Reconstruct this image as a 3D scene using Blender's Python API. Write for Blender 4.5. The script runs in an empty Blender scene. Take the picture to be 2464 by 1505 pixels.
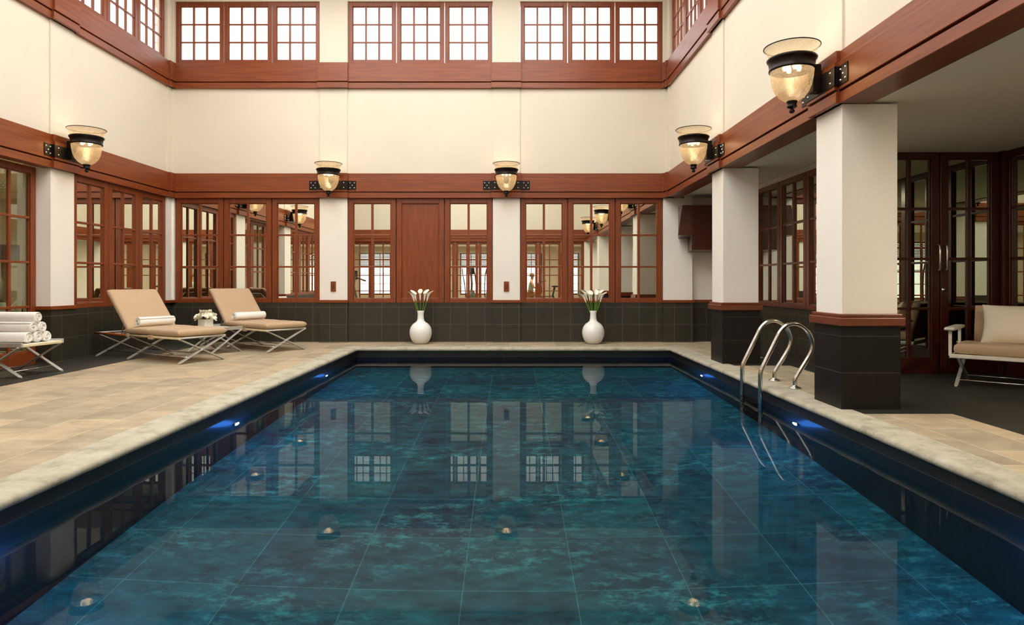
import bpy, bmesh, math, random
from mathutils import Vector, Matrix
random.seed(7)
PI = math.pi
scene = bpy.context.scene
COL = scene.collection

# ------------------------------------------------------------------ mesh builder
class MB:
    def __init__(self):
        self.v = []; self.f = []; self.s = []
    def add(self, vs, fs, smooth=False, M=None):
        o = len(self.v)
        if M is not None: vs = [M @ Vector(p) for p in vs]
        self.v += [tuple(p) for p in vs]
        self.f += [tuple(i + o for i in q) for q in fs]
        self.s += [smooth] * len(fs)
        return self
    def box(self, x0, x1, y0, y1, z0, z1, M=None):
        vs = [(x0,y0,z0),(x1,y0,z0),(x1,y1,z0),(x0,y1,z0),(x0,y0,z1),(x1,y0,z1),(x1,y1,z1),(x0,y1,z1)]
        return self.add(vs, [(0,3,2,1),(4,5,6,7),(0,1,5,4),(1,2,6,5),(2,3,7,6),(3,0,4,7)], False, M)
    def bar(self, p, q, w, t, up=(0,0,1), M=None):
        p, q = Vector(p), Vector(q); d = (q - p); L = d.length; d.normalize()
        n = Vector(up).cross(d)
        if n.length < 1e-5: n = Vector((1,0,0)).cross(d)
        n.normalize(); b = d.cross(n)
        vs = []
        for e in (p, q):
            for a, c in ((-1,-1),(1,-1),(1,1),(-1,1)):
                vs.append(e + n*a*t/2 + b*c*w/2)
        return self.add(vs, [(0,3,2,1),(4,5,6,7),(0,1,5,4),(1,2,6,5),(2,3,7,6),(3,0,4,7)], False, M)
    def tube(self, pts, r, n=12, M=None, cap=True):
        pts = [Vector(p) for p in pts]; rings = []; prev = None
        for i, p in enumerate(pts):
            if i == 0: d = pts[1]-p
            elif i == len(pts)-1: d = p-pts[i-1]
            else: d = (pts[i+1]-p).normalized() + (p-pts[i-1]).normalized()
            d.normalize()
            if prev is None:
                a = d.orthogonal().normalized()
            else:
                a = prev - d*prev.dot(d); a.normalize()
            prev = a; b = d.cross(a)
            rr = r[i] if isinstance(r, (list, tuple)) else r
            rings.append([p + (a*math.cos(2*PI*k/n) + b*math.sin(2*PI*k/n))*rr for k in range(n)])
        vs = [v for R in rings for v in R]; fs = []
        for i in range(len(rings)-1):
            for k in range(n):
                fs.append((i*n+k, i*n+(k+1)%n, (i+1)*n+(k+1)%n, (i+1)*n+k))
        self.add(vs, fs, True, M)
        if cap:
            self.add(rings[0], [tuple(range(n))[::-1]], False, M); self.add(rings[-1], [tuple(range(n))], False, M)
        return self
    def lathe(self, prof, n=32, c=(0,0,0), M=None):
        vs = []; fs = []
        for r, z in prof:
            for k in range(n):
                a = 2*PI*k/n; vs.append((c[0]+r*math.cos(a), c[1]+r*math.sin(a), c[2]+z))
        for i in range(len(prof)-1):
            for k in range(n):
                fs.append((i*n+k, i*n+(k+1)%n, (i+1)*n+(k+1)%n, (i+1)*n+k))
        return self.add(vs, fs, True, M)
    def prism(self, poly, axis, a, b, M=None):
        n = len(poly)
        def P(p, h):
            return {'x': (h,p[0],p[1]), 'y': (p[0],h,p[1]), 'z': (p[0],p[1],h)}[axis]
        vs = [P(p,a) for p in poly] + [P(p,b) for p in poly]
        fs = [tuple(range(n)), tuple(range(2*n-1,n-1,-1))] + [(i,i+n,(i+1)%n+n,(i+1)%n) for i in range(n)]
        return self.add(vs, fs, False, M)
    def cushion(self, sx, sy, t, p=14, q=2.6, M=None, n=26, puff=0.0, wr=0.0, seed=0, pinch=0.0):
        rnd = random.Random(seed); ph = [rnd.uniform(0,6.28) for _ in range(6)]
        def c(i):
            u = -1 + 2*i/n
            return math.copysign(1-(1-abs(u))**1.9, u)
        g = [[None]*(n+1) for _ in range(n+1)]
        vs = []
        for side in (1,-1):
            for i in range(n+1):
                for j in range(n+1):
                    u, v = c(i), c(j)
                    f = max(0,(1-abs(u)**p)*(1-abs(v)**p))**(1/q)
                    z = side*t/2*f*(1+puff*(1-u*u)*(1-v*v))
                    z += wr*f*(math.sin(7*u+ph[0])*math.sin(5*v+ph[1])+.6*math.sin(13*u+9*v+ph[2]))
                    vs.append((u*sx/2*(1-pinch*(1-v*v)), v*sy/2*(1-pinch*(1-u*u)), z))
        N = (n+1)**2; fs = []
        for i in range(n):
            for j in range(n):
                a, b, cc, d = i*(n+1)+j, (i+1)*(n+1)+j, (i+1)*(n+1)+j+1, i*(n+1)+j+1
                fs.append((a,b,cc,d)); fs.append((a+N,d+N,cc+N,b+N))
        return self.add(vs, fs, True, M)
    def build(self, name, mat, parent=None, bevel=0.0, loc=None, rz=0, weld=True):
        me = bpy.data.meshes.new(name); me.from_pydata(self.v, [], self.f)
        me.polygons.foreach_set('use_smooth', self.s)
        bm = bmesh.new(); bm.from_mesh(me)
        if weld: bmesh.ops.remove_doubles(bm, verts=bm.verts, dist=1e-5)
        bmesh.ops.recalc_face_normals(bm, faces=bm.faces)
        bm.to_mesh(me); bm.free()
        me.materials.append(mat); me.update()
        o = bpy.data.objects.new(name, me); COL.objects.link(o)
        if parent: o.parent = parent
        if loc is not None: o.location = loc
        if rz: o.rotation_euler.z = rz
        if bevel:
            m = o.modifiers.new('b', 'BEVEL'); m.width = bevel; m.segments = 2; m.limit_method = 'ANGLE'
        return o

def tag(o, label=None, cat=None, group=None, kind=None):
    if label: o['label'] = label
    if cat: o['category'] = cat
    if group: o['group'] = group
    if kind: o['kind'] = kind
    return o
def thing(name, label, cat, loc=(0,0,0), rz=0, group=None):
    o = bpy.data.objects.new(name, None); COL.objects.link(o); o.empty_display_size = .1
    o.location = loc; o.rotation_euler = (0,0,rz)
    return tag(o, label, cat, group)
def dup(root, loc, rz, label=None, group=None):
    r = root.copy(); COL.objects.link(r); r.location = loc; r.rotation_euler = (0,0,rz)
    if label: r['label'] = label
    if group: r['group'] = group
    for ch in list(root.children):
        c = ch.copy(); COL.objects.link(c); c.parent = r
        for g in list(ch.children):
            d = g.copy(); COL.objects.link(d); d.parent = c
    return r
def struct(name, mb, mat, parent=None, loc=None, rz=0, bevel=0.0):
    o = mb.build(name, mat, parent, bevel, loc, rz)
    if parent is None: o['kind'] = 'structure'
    return o

# ------------------------------------------------------------------ materials
def srgb(r, g, b):
    f = lambda c: (c/255/12.92) if c/255 <= .04045 else ((c/255+.055)/1.055)**2.4
    return (f(r), f(g), f(b), 1)
def newmat(name):
    m = bpy.data.materials.new(name); m.use_nodes = True
    nt = m.node_tree; nt.nodes.clear()
    out = nt.nodes.new('ShaderNodeOutputMaterial')
    return m, nt, out
def N(nt, typ, **kw):
    n = nt.nodes.new(typ)
    for k, v in kw.items():
        if k in n.inputs: n.inputs[k].default_value = v
        else: setattr(n, k, v)
    return n
def coords(nt, order='xyz', scale=(1,1,1)):
    tc = nt.nodes.new('ShaderNodeTexCoord')
    sp = nt.nodes.new('ShaderNodeSeparateXYZ'); nt.links.new(tc.outputs['Object'], sp.inputs[0])
    cb = nt.nodes.new('ShaderNodeCombineXYZ')
    for i, a in enumerate(order):
        if a in 'xyz': nt.links.new(sp.outputs['xyz'.index(a)], cb.inputs[i])
    mp = nt.nodes.new('ShaderNodeMapping'); mp.inputs['Scale'].default_value = scale
    nt.links.new(cb.outputs[0], mp.inputs['Vector'])
    return mp
def ramp(nt, stops):
    r = nt.nodes.new('ShaderNodeValToRGB')
    while len(r.color_ramp.elements) > 1: r.color_ramp.elements.remove(r.color_ramp.elements[-1])
    r.color_ramp.elements[0].position = stops[0][0]; r.color_ramp.elements[0].color = stops[0][1]
    for p, c in stops[1:]:
        e = r.color_ramp.elements.new(p); e.color = c
    return r
def principled(nt, out, rough=.5, color=None, **kw):
    b = nt.nodes.new('ShaderNodeBsdfPrincipled'); b.inputs['Roughness'].default_value = rough
    if color: b.inputs['Base Color'].default_value = color
    for k, v in kw.items(): b.inputs[k].default_value = v
    nt.links.new(b.outputs[0], out.inputs[0]); return b
def bump(nt, b, src, strength=.2, dist=.01):
    n = N(nt, 'ShaderNodeBump', Strength=strength, Distance=dist)
    nt.links.new(src, n.inputs['Height']); nt.links.new(n.outputs[0], b.inputs['Normal'])

def plain(name, color, rough=.5, **kw):
    m, nt, out = newmat(name); b = principled(nt, out, rough, None, **kw)
    mp = coords(nt); ns = N(nt, 'ShaderNodeTexNoise', Scale=14.0, Detail=3.0); nt.links.new(mp.outputs[0], ns.inputs['Vector'])
    lo = tuple(c*.93 for c in color[:3]) + (1,); hi = tuple(min(1,c*1.05) for c in color[:3]) + (1,)
    r = ramp(nt, [(.35, lo), (.65, hi)]); nt.links.new(ns.outputs[0], r.inputs[0]); nt.links.new(r.outputs[0], b.inputs['Base Color'])
    return m
def plaster(name, color, bstr=.25, sc=90):
    m, nt, out = newmat(name); b = principled(nt, out, .85, color)
    mp = coords(nt)
    n1 = N(nt, 'ShaderNodeTexNoise', Scale=1.2, Detail=3.0); nt.links.new(mp.outputs[0], n1.inputs['Vector'])
    r = ramp(nt, [(.3, tuple(c*.955 for c in color[:3])+(1,)), (.7, color)]); nt.links.new(n1.outputs[0], r.inputs[0])
    nt.links.new(r.outputs[0], b.inputs['Base Color'])
    n2 = N(nt, 'ShaderNodeTexNoise', Scale=float(sc), Detail=2.0); nt.links.new(mp.outputs[0], n2.inputs['Vector'])
    bump(nt, b, n2.outputs[0], bstr, .004)
    return m
def wood(name, dark, light, order='xyz', stretch=(1.2,18,18), rough=.38, coat=.15):
    m, nt, out = newmat(name); b = principled(nt, out, rough, None)
    b.inputs['Coat Weight'].default_value = coat; b.inputs['Coat Roughness'].default_value = .25
    mp = coords(nt, order, stretch)
    n1 = N(nt, 'ShaderNodeTexNoise', Scale=1.6, Detail=6.0, Roughness=.6, Distortion=.35); nt.links.new(mp.outputs[0], n1.inputs['Vector'])
    r = ramp(nt, [(.28, dark), (.72, light)]); nt.links.new(n1.outputs[0], r.inputs[0])
    nt.links.new(r.outputs[0], b.inputs['Base Color'])
    n2 = N(nt, 'ShaderNodeTexNoise', Scale=9.0, Detail=3.0); nt.links.new(mp.outputs[0], n2.inputs['Vector'])
    bump(nt, b, n2.outputs[0], .06, .002)
    return m
def tiles(name, order, bw, rh, c1, c2, mortar, msize=.0025, off=0.0, shift=(0,0), rough=.5, nscale=6, nstrength=.5, spec=.5, bmp=.12, nstretch=(1,1,1), detail_cols=None, vein=None):
    m, nt, out = newmat(name); b = principled(nt, out, rough)
    b.inputs['Specular IOR Level'].default_value = spec
    mp = coords(nt, order); mp.inputs['Location'].default_value = (shift[0], shift[1], 0)
    br = N(nt, 'ShaderNodeTexBrick', Scale=1.0); br.offset = off; br.squash = 1.0
    br.inputs['Brick Width'].default_value = bw; br.inputs['Row Height'].default_value = rh
    br.inputs['Mortar Size'].default_value = msize; br.inputs['Mortar Smooth'].default_value = .1
    br.inputs['Color1'].default_value = c1; br.inputs['Color2'].default_value = c2; br.inputs['Mortar'].default_value = mortar
    nt.links.new(mp.outputs[0], br.inputs['Vector'])
    mp2 = coords(nt, order, nstretch)
    ns = N(nt, 'ShaderNodeTexNoise', Scale=float(nscale), Detail=8.0, Roughness=.65, Distortion=.3); nt.links.new(mp2.outputs[0], ns.inputs['Vector'])
    lo, hi = detail_cols or (.7, 1.2)
    r = ramp(nt, [(.3, (lo,lo,lo,1)), (.7, (hi,hi,hi,1))]); nt.links.new(ns.outputs[0], r.inputs[0])
    mx = N(nt, 'ShaderNodeMix', data_type='RGBA', blend_type='MULTIPLY'); mx.inputs[0].default_value = nstrength
    nt.links.new(br.outputs['Color'], mx.inputs[6]); nt.links.new(r.outputs[0], mx.inputs[7])
    last = mx.outputs[2]
    if vein:
        nv = N(nt, 'ShaderNodeTexNoise', Scale=vein[1], Detail=14.0, Roughness=.78); nt.links.new(mp2.outputs[0], nv.inputs['Vector'])
        rv = ramp(nt, [(.50, (0,0,0,1)), (.74, (1,1,1,1))]); nt.links.new(nv.outputs[0], rv.inputs[0])
        inv = N(nt, 'ShaderNodeMath', operation='SUBTRACT'); inv.inputs[0].default_value = 1; nt.links.new(br.outputs['Fac'], inv.inputs[1])
        big = N(nt, 'ShaderNodeTexNoise', Scale=1.6, Detail=3.0); nt.links.new(mp2.outputs[0], big.inputs['Vector'])
        rb = ramp(nt, [(.42, (.12,.12,.12,1)), (.62, (1,1,1,1))]); nt.links.new(big.outputs[0], rb.inputs[0])
        mb_ = N(nt, 'ShaderNodeMath', operation='MULTIPLY'); nt.links.new(rv.outputs[0], mb_.inputs[0]); nt.links.new(rb.outputs[0], mb_.inputs[1]); rv = mb_
        mu = N(nt, 'ShaderNodeMath', operation='MULTIPLY'); nt.links.new(rv.outputs[0], mu.inputs[0]); nt.links.new(inv.outputs[0], mu.inputs[1])
        m2 = N(nt, 'ShaderNodeMix', data_type='RGBA'); nt.links.new(mu.outputs[0], m2.inputs[0])
        nt.links.new(last, m2.inputs[6]); m2.inputs[7].default_value = vein[0]; last = m2.outputs[2]
    nt.links.new(last, b.inputs['Base Color'])
    if bmp: bump(nt, b, ns.outputs[0], bmp, .01)
    return m

CREAM = plaster('cream_plaster', srgb(228,219,201), .12, 60)
WHITE = plaster('white_textured_plaster', srgb(250,245,234), .5, 70)
GREYP = plaster('aisle_ceiling_paint', srgb(240,234,215), .05, 40)
WD, WL = (.155,.029,.0055,1), (.285,.063,.0095,1)
WOOD = wood('cherry_wood_horizontal', WD, WL)
WOODV = wood('cherry_wood_vertical', WD, WL, 'xyz', (18,18,1.2))
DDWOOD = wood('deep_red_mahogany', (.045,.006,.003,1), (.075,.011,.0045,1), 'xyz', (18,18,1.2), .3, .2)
DWOOD = wood('dark_cherry_wood', (.12,.024,.007,1), (.19,.04,.010,1), 'xyz', (1.2,18,18), .3, .3)
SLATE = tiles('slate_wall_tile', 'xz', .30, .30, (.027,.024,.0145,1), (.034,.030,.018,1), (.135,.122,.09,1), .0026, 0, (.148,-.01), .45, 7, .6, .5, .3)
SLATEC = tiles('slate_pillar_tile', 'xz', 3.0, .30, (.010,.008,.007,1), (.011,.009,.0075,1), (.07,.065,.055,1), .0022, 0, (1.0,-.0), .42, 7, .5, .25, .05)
SLATEF = tiles('slate_floor_tile', 'xy', .60, .60, (.019,.019,.014,1), (.025,.024,.018,1), (.06,.058,.05,1), .003, 0, (.1,0), .5, 6, .6)
DECK = tiles('sandstone_deck_tile', 'yx', .62, .37, srgb(186,167,138), srgb(158,147,124), srgb(206,194,166), .0028, .5, (0,.0), .7, 3.2, .8, .3, .25, (1.6,1,1), (.70,1.2))
PWALL = tiles('pool_wall_tile', 'xz', .61, .35, (.012,.012,.014,1), (.014,.014,.016,1), (.05,.05,.05,1), .0022, 0, (.1,.14), .35, 5, .5, .5, .05)
PFLOOR = tiles('pool_floor_slab', 'xy', .628, .585, (.003,.040,.064,1), (.003,.080,.098,1), (.035,.17,.175,1), .0028, 0, (.265,-.123), .6, 9.0, .9, .2, .1, (.55,1.0,1), (.35,1.6), ((.06,.42,.43,1), 11.0))

def coping_mat():
    m, nt, out = newmat('rough_pale_stone'); b = principled(nt, out, .85)
    mp = coords(nt)
    n1 = N(nt, 'ShaderNodeTexNoise', Scale=5.0, Detail=8.0, Roughness=.7); nt.links.new(mp.outputs[0], n1.inputs['Vector'])
    r = ramp(nt, [(.3, srgb(140,134,114)), (.5, srgb(178,172,152)), (.75, srgb(196,192,174))]); nt.links.new(n1.outputs[0], r.inputs[0])
    nt.links.new(r.outputs[0], b.inputs['Base Color'])
    n2 = N(nt, 'ShaderNodeTexNoise', Scale=38.0, Detail=6.0, Roughness=.7); nt.links.new(mp.outputs[0], n2.inputs['Vector'])
    bump(nt, b, n2.outputs[0], .7, .008); return m
COPING = coping_mat()
MIRROR, nt, out = newmat('mirror_pane'); principled(nt, out, .0, (.94,.95,.86,1), Metallic=1.0)
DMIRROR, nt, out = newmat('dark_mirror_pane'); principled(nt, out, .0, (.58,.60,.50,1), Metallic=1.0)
def thin_glass(name, refl=.1, tint=(1,1,1,1)):
    m, nt, out = newmat(name)
    t = N(nt, 'ShaderNodeBsdfTransparent'); t.inputs[0].default_value = tint
    g = N(nt, 'ShaderNodeBsdfGlossy', Roughness=.0)
    lw = N(nt, 'ShaderNodeFresnel', IOR=1.5)
    ge = nt.nodes.new('ShaderNodeNewGeometry'); im = N(nt, 'ShaderNodeMath', operation='MULTIPLY_ADD'); im.inputs[1].default_value = 1/1.5-1.5; im.inputs[2].default_value = 1.5
    nt.links.new(ge.outputs['Backfacing'], im.inputs[0]); nt.links.new(im.outputs[0], lw.inputs['IOR'])
    ad = N(nt, 'ShaderNodeMath', operation='ADD', use_clamp=True); ad.inputs[1].default_value = refl
    mx = nt.nodes.new('ShaderNodeMixShader'); nt.links.new(lw.outputs[0], ad.inputs[0]); nt.links.new(ad.outputs[0], mx.inputs[0])
    nt.links.new(t.outputs[0], mx.inputs[1]); nt.links.new(g.outputs[0], mx.inputs[2]); nt.links.new(mx.outputs[0], out.inputs[0]); return m
GLASS = thin_glass('clear_window_glass', .0)
DGLASS = thin_glass('door_glass', .12, (.85,.9,.84,1))
WATER, nt, out = newmat('pool_water')
g = N(nt, 'ShaderNodeBsdfRefraction', Roughness=0.0, IOR=1.333); gl = N(nt, 'ShaderNodeBsdfGlossy', Roughness=0.0)
fr_ = N(nt, 'ShaderNodeFresnel', IOR=1.333); fm = N(nt, 'ShaderNodeMath', operation='MULTIPLY'); fm.inputs[1].default_value = .36
mxw = nt.nodes.new('ShaderNodeMixShader'); nt.links.new(fr_.outputs[0], fm.inputs[0]); nt.links.new(fm.outputs[0], mxw.inputs[0])
nt.links.new(g.outputs[0], mxw.inputs[1]); nt.links.new(gl.outputs[0], mxw.inputs[2]); nt.links.new(mxw.outputs[0], out.inputs[0])
BLACK = plain('blackened_bronze', (.014,.010,.008,1), .35, Metallic=.6)
RIVET = plain('polished_rivet', (.75,.72,.66,1), .2, Metallic=1.0)
STEEL = plain('polished_stainless_steel', (.72,.70,.66,1), .14, Metallic=1.0)
ALU = plain('satin_aluminium', (.62,.62,.57,1), .38, Metallic=.55)
CANVAS = plain('cream_canvas', srgb(225,210,170), .8)
LEATHER = plain('brown_leather', srgb(165,85,35), .5)
WTRIM = plain('white_lacquer', srgb(232,228,215), .35)
def fabric(name, col, sc=220, st=.25):
    m, nt, out = newmat(name); b = principled(nt, out, .9, col)
    b.inputs['Sheen Weight'].default_value = .15
    mp = coords(nt); w = N(nt, 'ShaderNodeTexNoise', Scale=float(sc), Detail=2.0); nt.links.new(mp.outputs[0], w.inputs['Vector'])
    n2 = N(nt, 'ShaderNodeTexNoise', Scale=3.0, Detail=2.0); nt.links.new(mp.outputs[0], n2.inputs['Vector'])
    r = ramp(nt, [(.3, tuple(c*.93 for c in col[:3])+(1,)), (.7, col)]); nt.links.new(n2.outputs[0], r.inputs[0]); nt.links.new(r.outputs[0], b.inputs['Base Color'])
    bump(nt, b, w.outputs[0], st, .003); return m
TAN = fabric('tan_cushion_fabric', srgb(196,167,134))
TOWEL = fabric('white_terry_cloth', srgb(250,247,240), 75, .9)
PILLOW = fabric('ivory_pillow_fabric', srgb(240,230,208), 60, .3)
PORC, nt, out = newmat('white_glazed_ceramic'); b_ = principled(nt, out, .16, srgb(246,246,241))
nz = N(nt, 'ShaderNodeTexNoise', Scale=3.0); nt.links.new(coords(nt).outputs[0], nz.inputs['Vector']); bump(nt, b_, nz.outputs[0], .02, .004)
PETAL = plain('white_petal', srgb(250,246,228), .5); 
STEM = plain('green_stem', srgb(92,138,40), .45)
BLOOMB = plain('spadix_yellow', srgb(230,190,60), .5)
def emis(name, col, st):
    m, nt, out = newmat(name); e = N(nt, 'ShaderNodeEmission', Strength=st); e.inputs[0].default_value = col; nt.links.new(e.outputs[0], out.inputs[0]); return m
BULB = emis('lit_bulb', (1,.75,.42,1), 7)
POOLLAMP = emis('lit_pool_lamp', (.75,.85,1,1), 14)
DOWNL = emis('lit_downlight', (1,.85,.6,1), 12)
SKYL = emis('skylight_diffuser', (1,.965,.91,1), 4.95)
def shade_mat():
    m, nt, out = newmat('seeded_amber_glass')
    mp = coords(nt); ns = N(nt, 'ShaderNodeTexNoise', Scale=45.0, Detail=3.0); nt.links.new(mp.outputs[0], ns.inputs['Vector'])
    bp = N(nt, 'ShaderNodeBump', Strength=.35, Distance=.004); nt.links.new(ns.outputs[0], bp.inputs['Height'])
    t = N(nt, 'ShaderNodeBsdfTransparent'); t.inputs[0].default_value = (1,.92,.78,1)
    tl = N(nt, 'ShaderNodeBsdfTranslucent'); tl.inputs[0].default_value = (.86,.73,.52,1)
    d = N(nt, 'ShaderNodeBsdfDiffuse'); d.inputs[0].default_value = (.62,.5,.33,1)
    g = N(nt, 'ShaderNodeBsdfGlossy', Roughness=.08)
    for s in (tl, g, d): nt.links.new(bp.outputs[0], s.inputs['Normal'])
    a = nt.nodes.new('ShaderNodeMixShader'); a.inputs[0].default_value = .6; nt.links.new(tl.outputs[0], a.inputs[1]); nt.links.new(d.outputs[0], a.inputs[2])
    b = nt.nodes.new('ShaderNodeMixShader'); b.inputs[0].default_value = .55; nt.links.new(t.outputs[0], b.inputs[1]); nt.links.new(a.outputs[0], b.inputs[2])
    c = nt.nodes.new('ShaderNodeMixShader'); c.inputs[0].default_value = .1; nt.links.new(b.outputs[0], c.inputs[1]); nt.links.new(g.outputs[0], c.inputs[2])
    ns2 = N(nt, 'ShaderNodeTexNoise', Scale=110.0, Detail=2.0); nt.links.new(mp.outputs[0], ns2.inputs['Vector'])
    rr = ramp(nt, [(.35, (.36,.36,.36,1)), (.65, (.66,.66,.66,1))]); nt.links.new(ns2.outputs[0], rr.inputs[0]); nt.links.new(rr.outputs[0], b.inputs[0])
    nt.links.new(c.outputs[0], out.inputs[0]); return m
SHADE = shade_mat()

# ------------------------------------------------------------------ dimensions
XL, XR, YB, YF = -5.89, 2.725, 11.36, -.64      # pier faces of the hall
PX0, PX1, PY0, PY1 = -2.43, 2.53, .9, 10.38      # coping inner edge
WZ = -.145                                        # water level
PZ = -1.365                                       # pool floor
LB0, LB1, UB0, UB1 = 2.51, 2.94, 4.42, 4.86       # lower and upper timber bands
CH = 6.4

# ------------------------------------------------------------------ windows
win_no = [0]; trim_no = [0]; mesh_cache = {}
def window(M, w, z0, z1, cols, rows, glass, stile=.095, top=.085, bot=.07, mun=.04, depth=.05, wood_m=None, panel=False, name='window'):
    """M = (loc, rz) of the wall frame, with x offset folded in; local x 0..w, y 0 face .. depth"""
    key = (round(w,3), round(z0,3), round(z1,3), cols, rows, glass.name if glass else '', stile, panel, wood_m.name if wood_m else '')
    win_no[0] += 1
    root = bpy.data.objects.new('%s_%d' % (name, win_no[0]), None); COL.objects.link(root)
    root.location = M[0]; root.rotation_euler.z = M[1]; root['kind'] = 'structure'
    if key in mesh_cache:
        for o in mesh_cache[key]:
            c = o.copy(); COL.objects.link(c); c.parent = root
        return root
    wm = wood_m or WOODV
    a, b = .006, w-.006
    x0, x1, p0, p1 = a+stile-.006, b-stile+.006, z0+bot, z1-top
    f = MB()
    f.box(a, x0, 0, depth, z0, z1); f.box(x1, b, 0, depth, z0, z1)
    f.box(x0, x1, 0, depth, z0, p0); f.box(x0, x1, 0, depth, p1, z1)
    # inner bead
    d = .018
    f.box(x0, x0+.012, d, depth, p0, p1); f.box(x1-.012, x1, d, depth, p0, p1)
    f.box(x0, x1, d, depth, p0, p0+.012); f.box(x0, x1, d, depth, p1-.012, p1)
    parts = [f.build('window_frame', wm, root, .004, weld=False)]
    if panel:
        p = MB(); p.box(x0, x1, .026, depth, p0, p1); parts.append(p.build('wood_panel', wm, root))
    else:
        g = MB()
        for i in range(1, cols):
            x = x0 + (x1-x0)*i/cols; g.box(x-mun/2, x+mun/2, .014, depth-.004, p0, p1)
        for j in range(1, rows):
            z = p0 + (p1-p0)*j/rows; g.box(x0, x1, .010, depth-.006, z-mun*.38, z+mun*.38)
        parts.append(g.build('muntin', wm, root, .004, weld=False))
        q = MB(); q.box(x0, x1, .034, .037, p0, p1); parts.append(q.build('pane', glass, root))
    mesh_cache[key] = parts
    return root

class Frame:
    """wall frame: local x along the wall (left to right seen from inside), y outward, z up"""
    def __init__(s, loc, rz): s.loc = Vector(loc); s.rz = rz; s.R = Matrix.Rotation(rz, 3, 'Z')
    def at(s, x, y=0, z=0): return s.loc + s.R @ Vector((x,y,z))
FB = Frame((0,YB,0), 0); FL = Frame((XL,0,0), PI/2); FR = Frame((XR,0,0), -PI/2); FF = Frame((0,YF,0), PI)

def trim(F, mb, mat=None, bevel=.004):
    trim_no[0] += 1
    return struct('trim_%d' % trim_no[0], mb, mat or WOOD, None, F.loc, F.rz, bevel)
def band(F, z0, z1, u0, u1, piers, depth=.12):
    mb = MB(); h = z1-z0
    g1, g2 = z0+h*.215, z0+h*.25; g3 = z0+h*.79
    def seg(a, b, e):
        mb.box(a, b, -.030-e, depth, z0, g1)          # bottom fascia
        mb.box(a, b, -.008-e, depth, g1, g2)          # shadow groove
        mb.box(a, b, -.042-e, depth, g2, g3)          # broad fascia
        mb.box(a, b, -.026-e, depth, g3, z1)
    seg(u0, u1, 0)
    for (a, b) in piers: seg(a-.025, b+.025, .035)
    return trim(F, mb)
def hall_wall(F, name, u0, u1, piers, wins, thick=.25, lowback=None, lower_solid=True):
    """cream upper wall and clerestory surround, white piers, slate wainscot"""
    up = MB()
    up.box(u0, u1, .02, thick, LB1-.02, UB0+.05)
    zc0, zc1 = UB1-.1, 5.95
    up.box(u0, u1, .02, thick, zc1, CH)
    edges = [u0] + [e for w in wins for e in w] + [u1]
    for i in range(0, len(edges), 2): up.box(edges[i], edges[i+1], .02, thick, UB0, zc1)
    up.box(u0, u1, .06, thick, UB0, UB1-.01)
    for a, b in piers: up.box(a, b, 0, .02, LB1-.02, CH)
    struct(name, up, CREAM, None, F.loc, F.rz)
    band(F, LB0, LB1, u0, u1, piers); band(F, UB0, UB1, u0, u1, piers, .06)
    for a, b in wins:
        n = 3; w = (b-a)/n
        for k in range(n):
            window((F.at(a+k*w, .05), F.rz), w, UB1, 5.95, 3, 3, GLASS, .075, .075, .075, .034)

# back wall
pb = [(-3.32,-2.84), (-.304,.167)]
wb = [(-5.85,-3.325), (-2.835,-.309), (.172,2.66)]
hall_wall(FB, 'wall_back', XL-.1, XR+.3, pb+[(-5.93,-5.85),(2.665,2.78)], wb)
low = MB(); low.box(XL-.3, 3.20, .14, .3, 0, 2.6); struct('wall_back_lower', low, CREAM, None, FB.loc, 0)
pl = MB()
for a, b in pb: pl.box(a, b, 0, .16, .735, LB0+.02)
pl.box(XL-.1, -5.86, 0, .16, .735, LB0+.02); pl.box(2.665, 3.17, 0, .16, .735, LB0+.02)
struct('wall_back_piers', pl, WHITE, None, FB.loc, 0)
sl = MB(); sl.box(XL-.1, 3.17, .03, .16, 0, .69)
for a, b in pb: sl.box(a-.005, b+.005, -.01, .03, 0, .69)
sl.box(2.66, 3.18, -.01, .03, 0, .69)
struct('wall_back_wainscot', sl, SLATE, None, FB.loc, 0)
t = MB()
for a, b in pb+[(XL-.1,-5.85),(2.665,3.18)]: t.box(a-.02, b+.02, -.03, .1, .69, .737)
t.box(3.17, 3.8, .13, .24, .69, .737)
trim(FB, t)
for bi, (a, b) in enumerate(wb):
    w = (b-a)/3
    for k in range(3):
        window((FB.at(a+k*w, .03), 0), w, .69, LB0, 2, 3, MIRROR, panel=(bi == 1 and k == 1))

# left wall
plft = [(2.36,2.81), (5.36,5.81), (8.36,8.81)]
wl = [(-.4,2.35), (2.82,5.35), (5.82,8.35), (8.82,11.21)]
hall_wall(FL, 'wall_left', YF-.2, YB+.1, plft+[(11.22,11.42)], wl)
low = MB(); low.box(8.4, YB+.3, .14, .3, 0, 2.6); low.box(YF-.3, 5.4, .14, .3, 0, 2.6); struct('wall_left_lower', low, CREAM, None, FL.loc, FL.rz)
pl = MB()
for a, b in plft: pl.box(a, b, 0, .26, .735, LB0+.02)
pl.box(11.215, YB+.1, 0, .16, .735, LB0+.02)
struct('wall_left_piers', pl, WHITE, None, FL.loc, FL.rz)
sl = MB(); sl.box(8.81, YB+.1, .03, .16, 0, .69)
for a, b in plft: sl.box(a-.005, b+.005, -.01, .26, 0, .69)
sl.box(YF, 2.36, .03, .16, 0, .69); sl.box(2.81, 5.36, .03, .16, 0, .69)
struct('wall_left_wainscot', sl, SLATE, None, FL.loc, FL.rz)
t = MB()
for a, b in plft: t.box(a-.03, b+.02, -.03, .25, .69, .737)
t.box(11.2, YB+.1, -.03, .1, .69, .737)
trim(FL, t)
for (a, b) in (wl[0], wl[1], wl[3]):
    w = (b-a)/3
    for k in range(3): window((FL.at(a+k*w, .03), FL.rz), w, .69, LB0, 2, 3, MIRROR)
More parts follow.
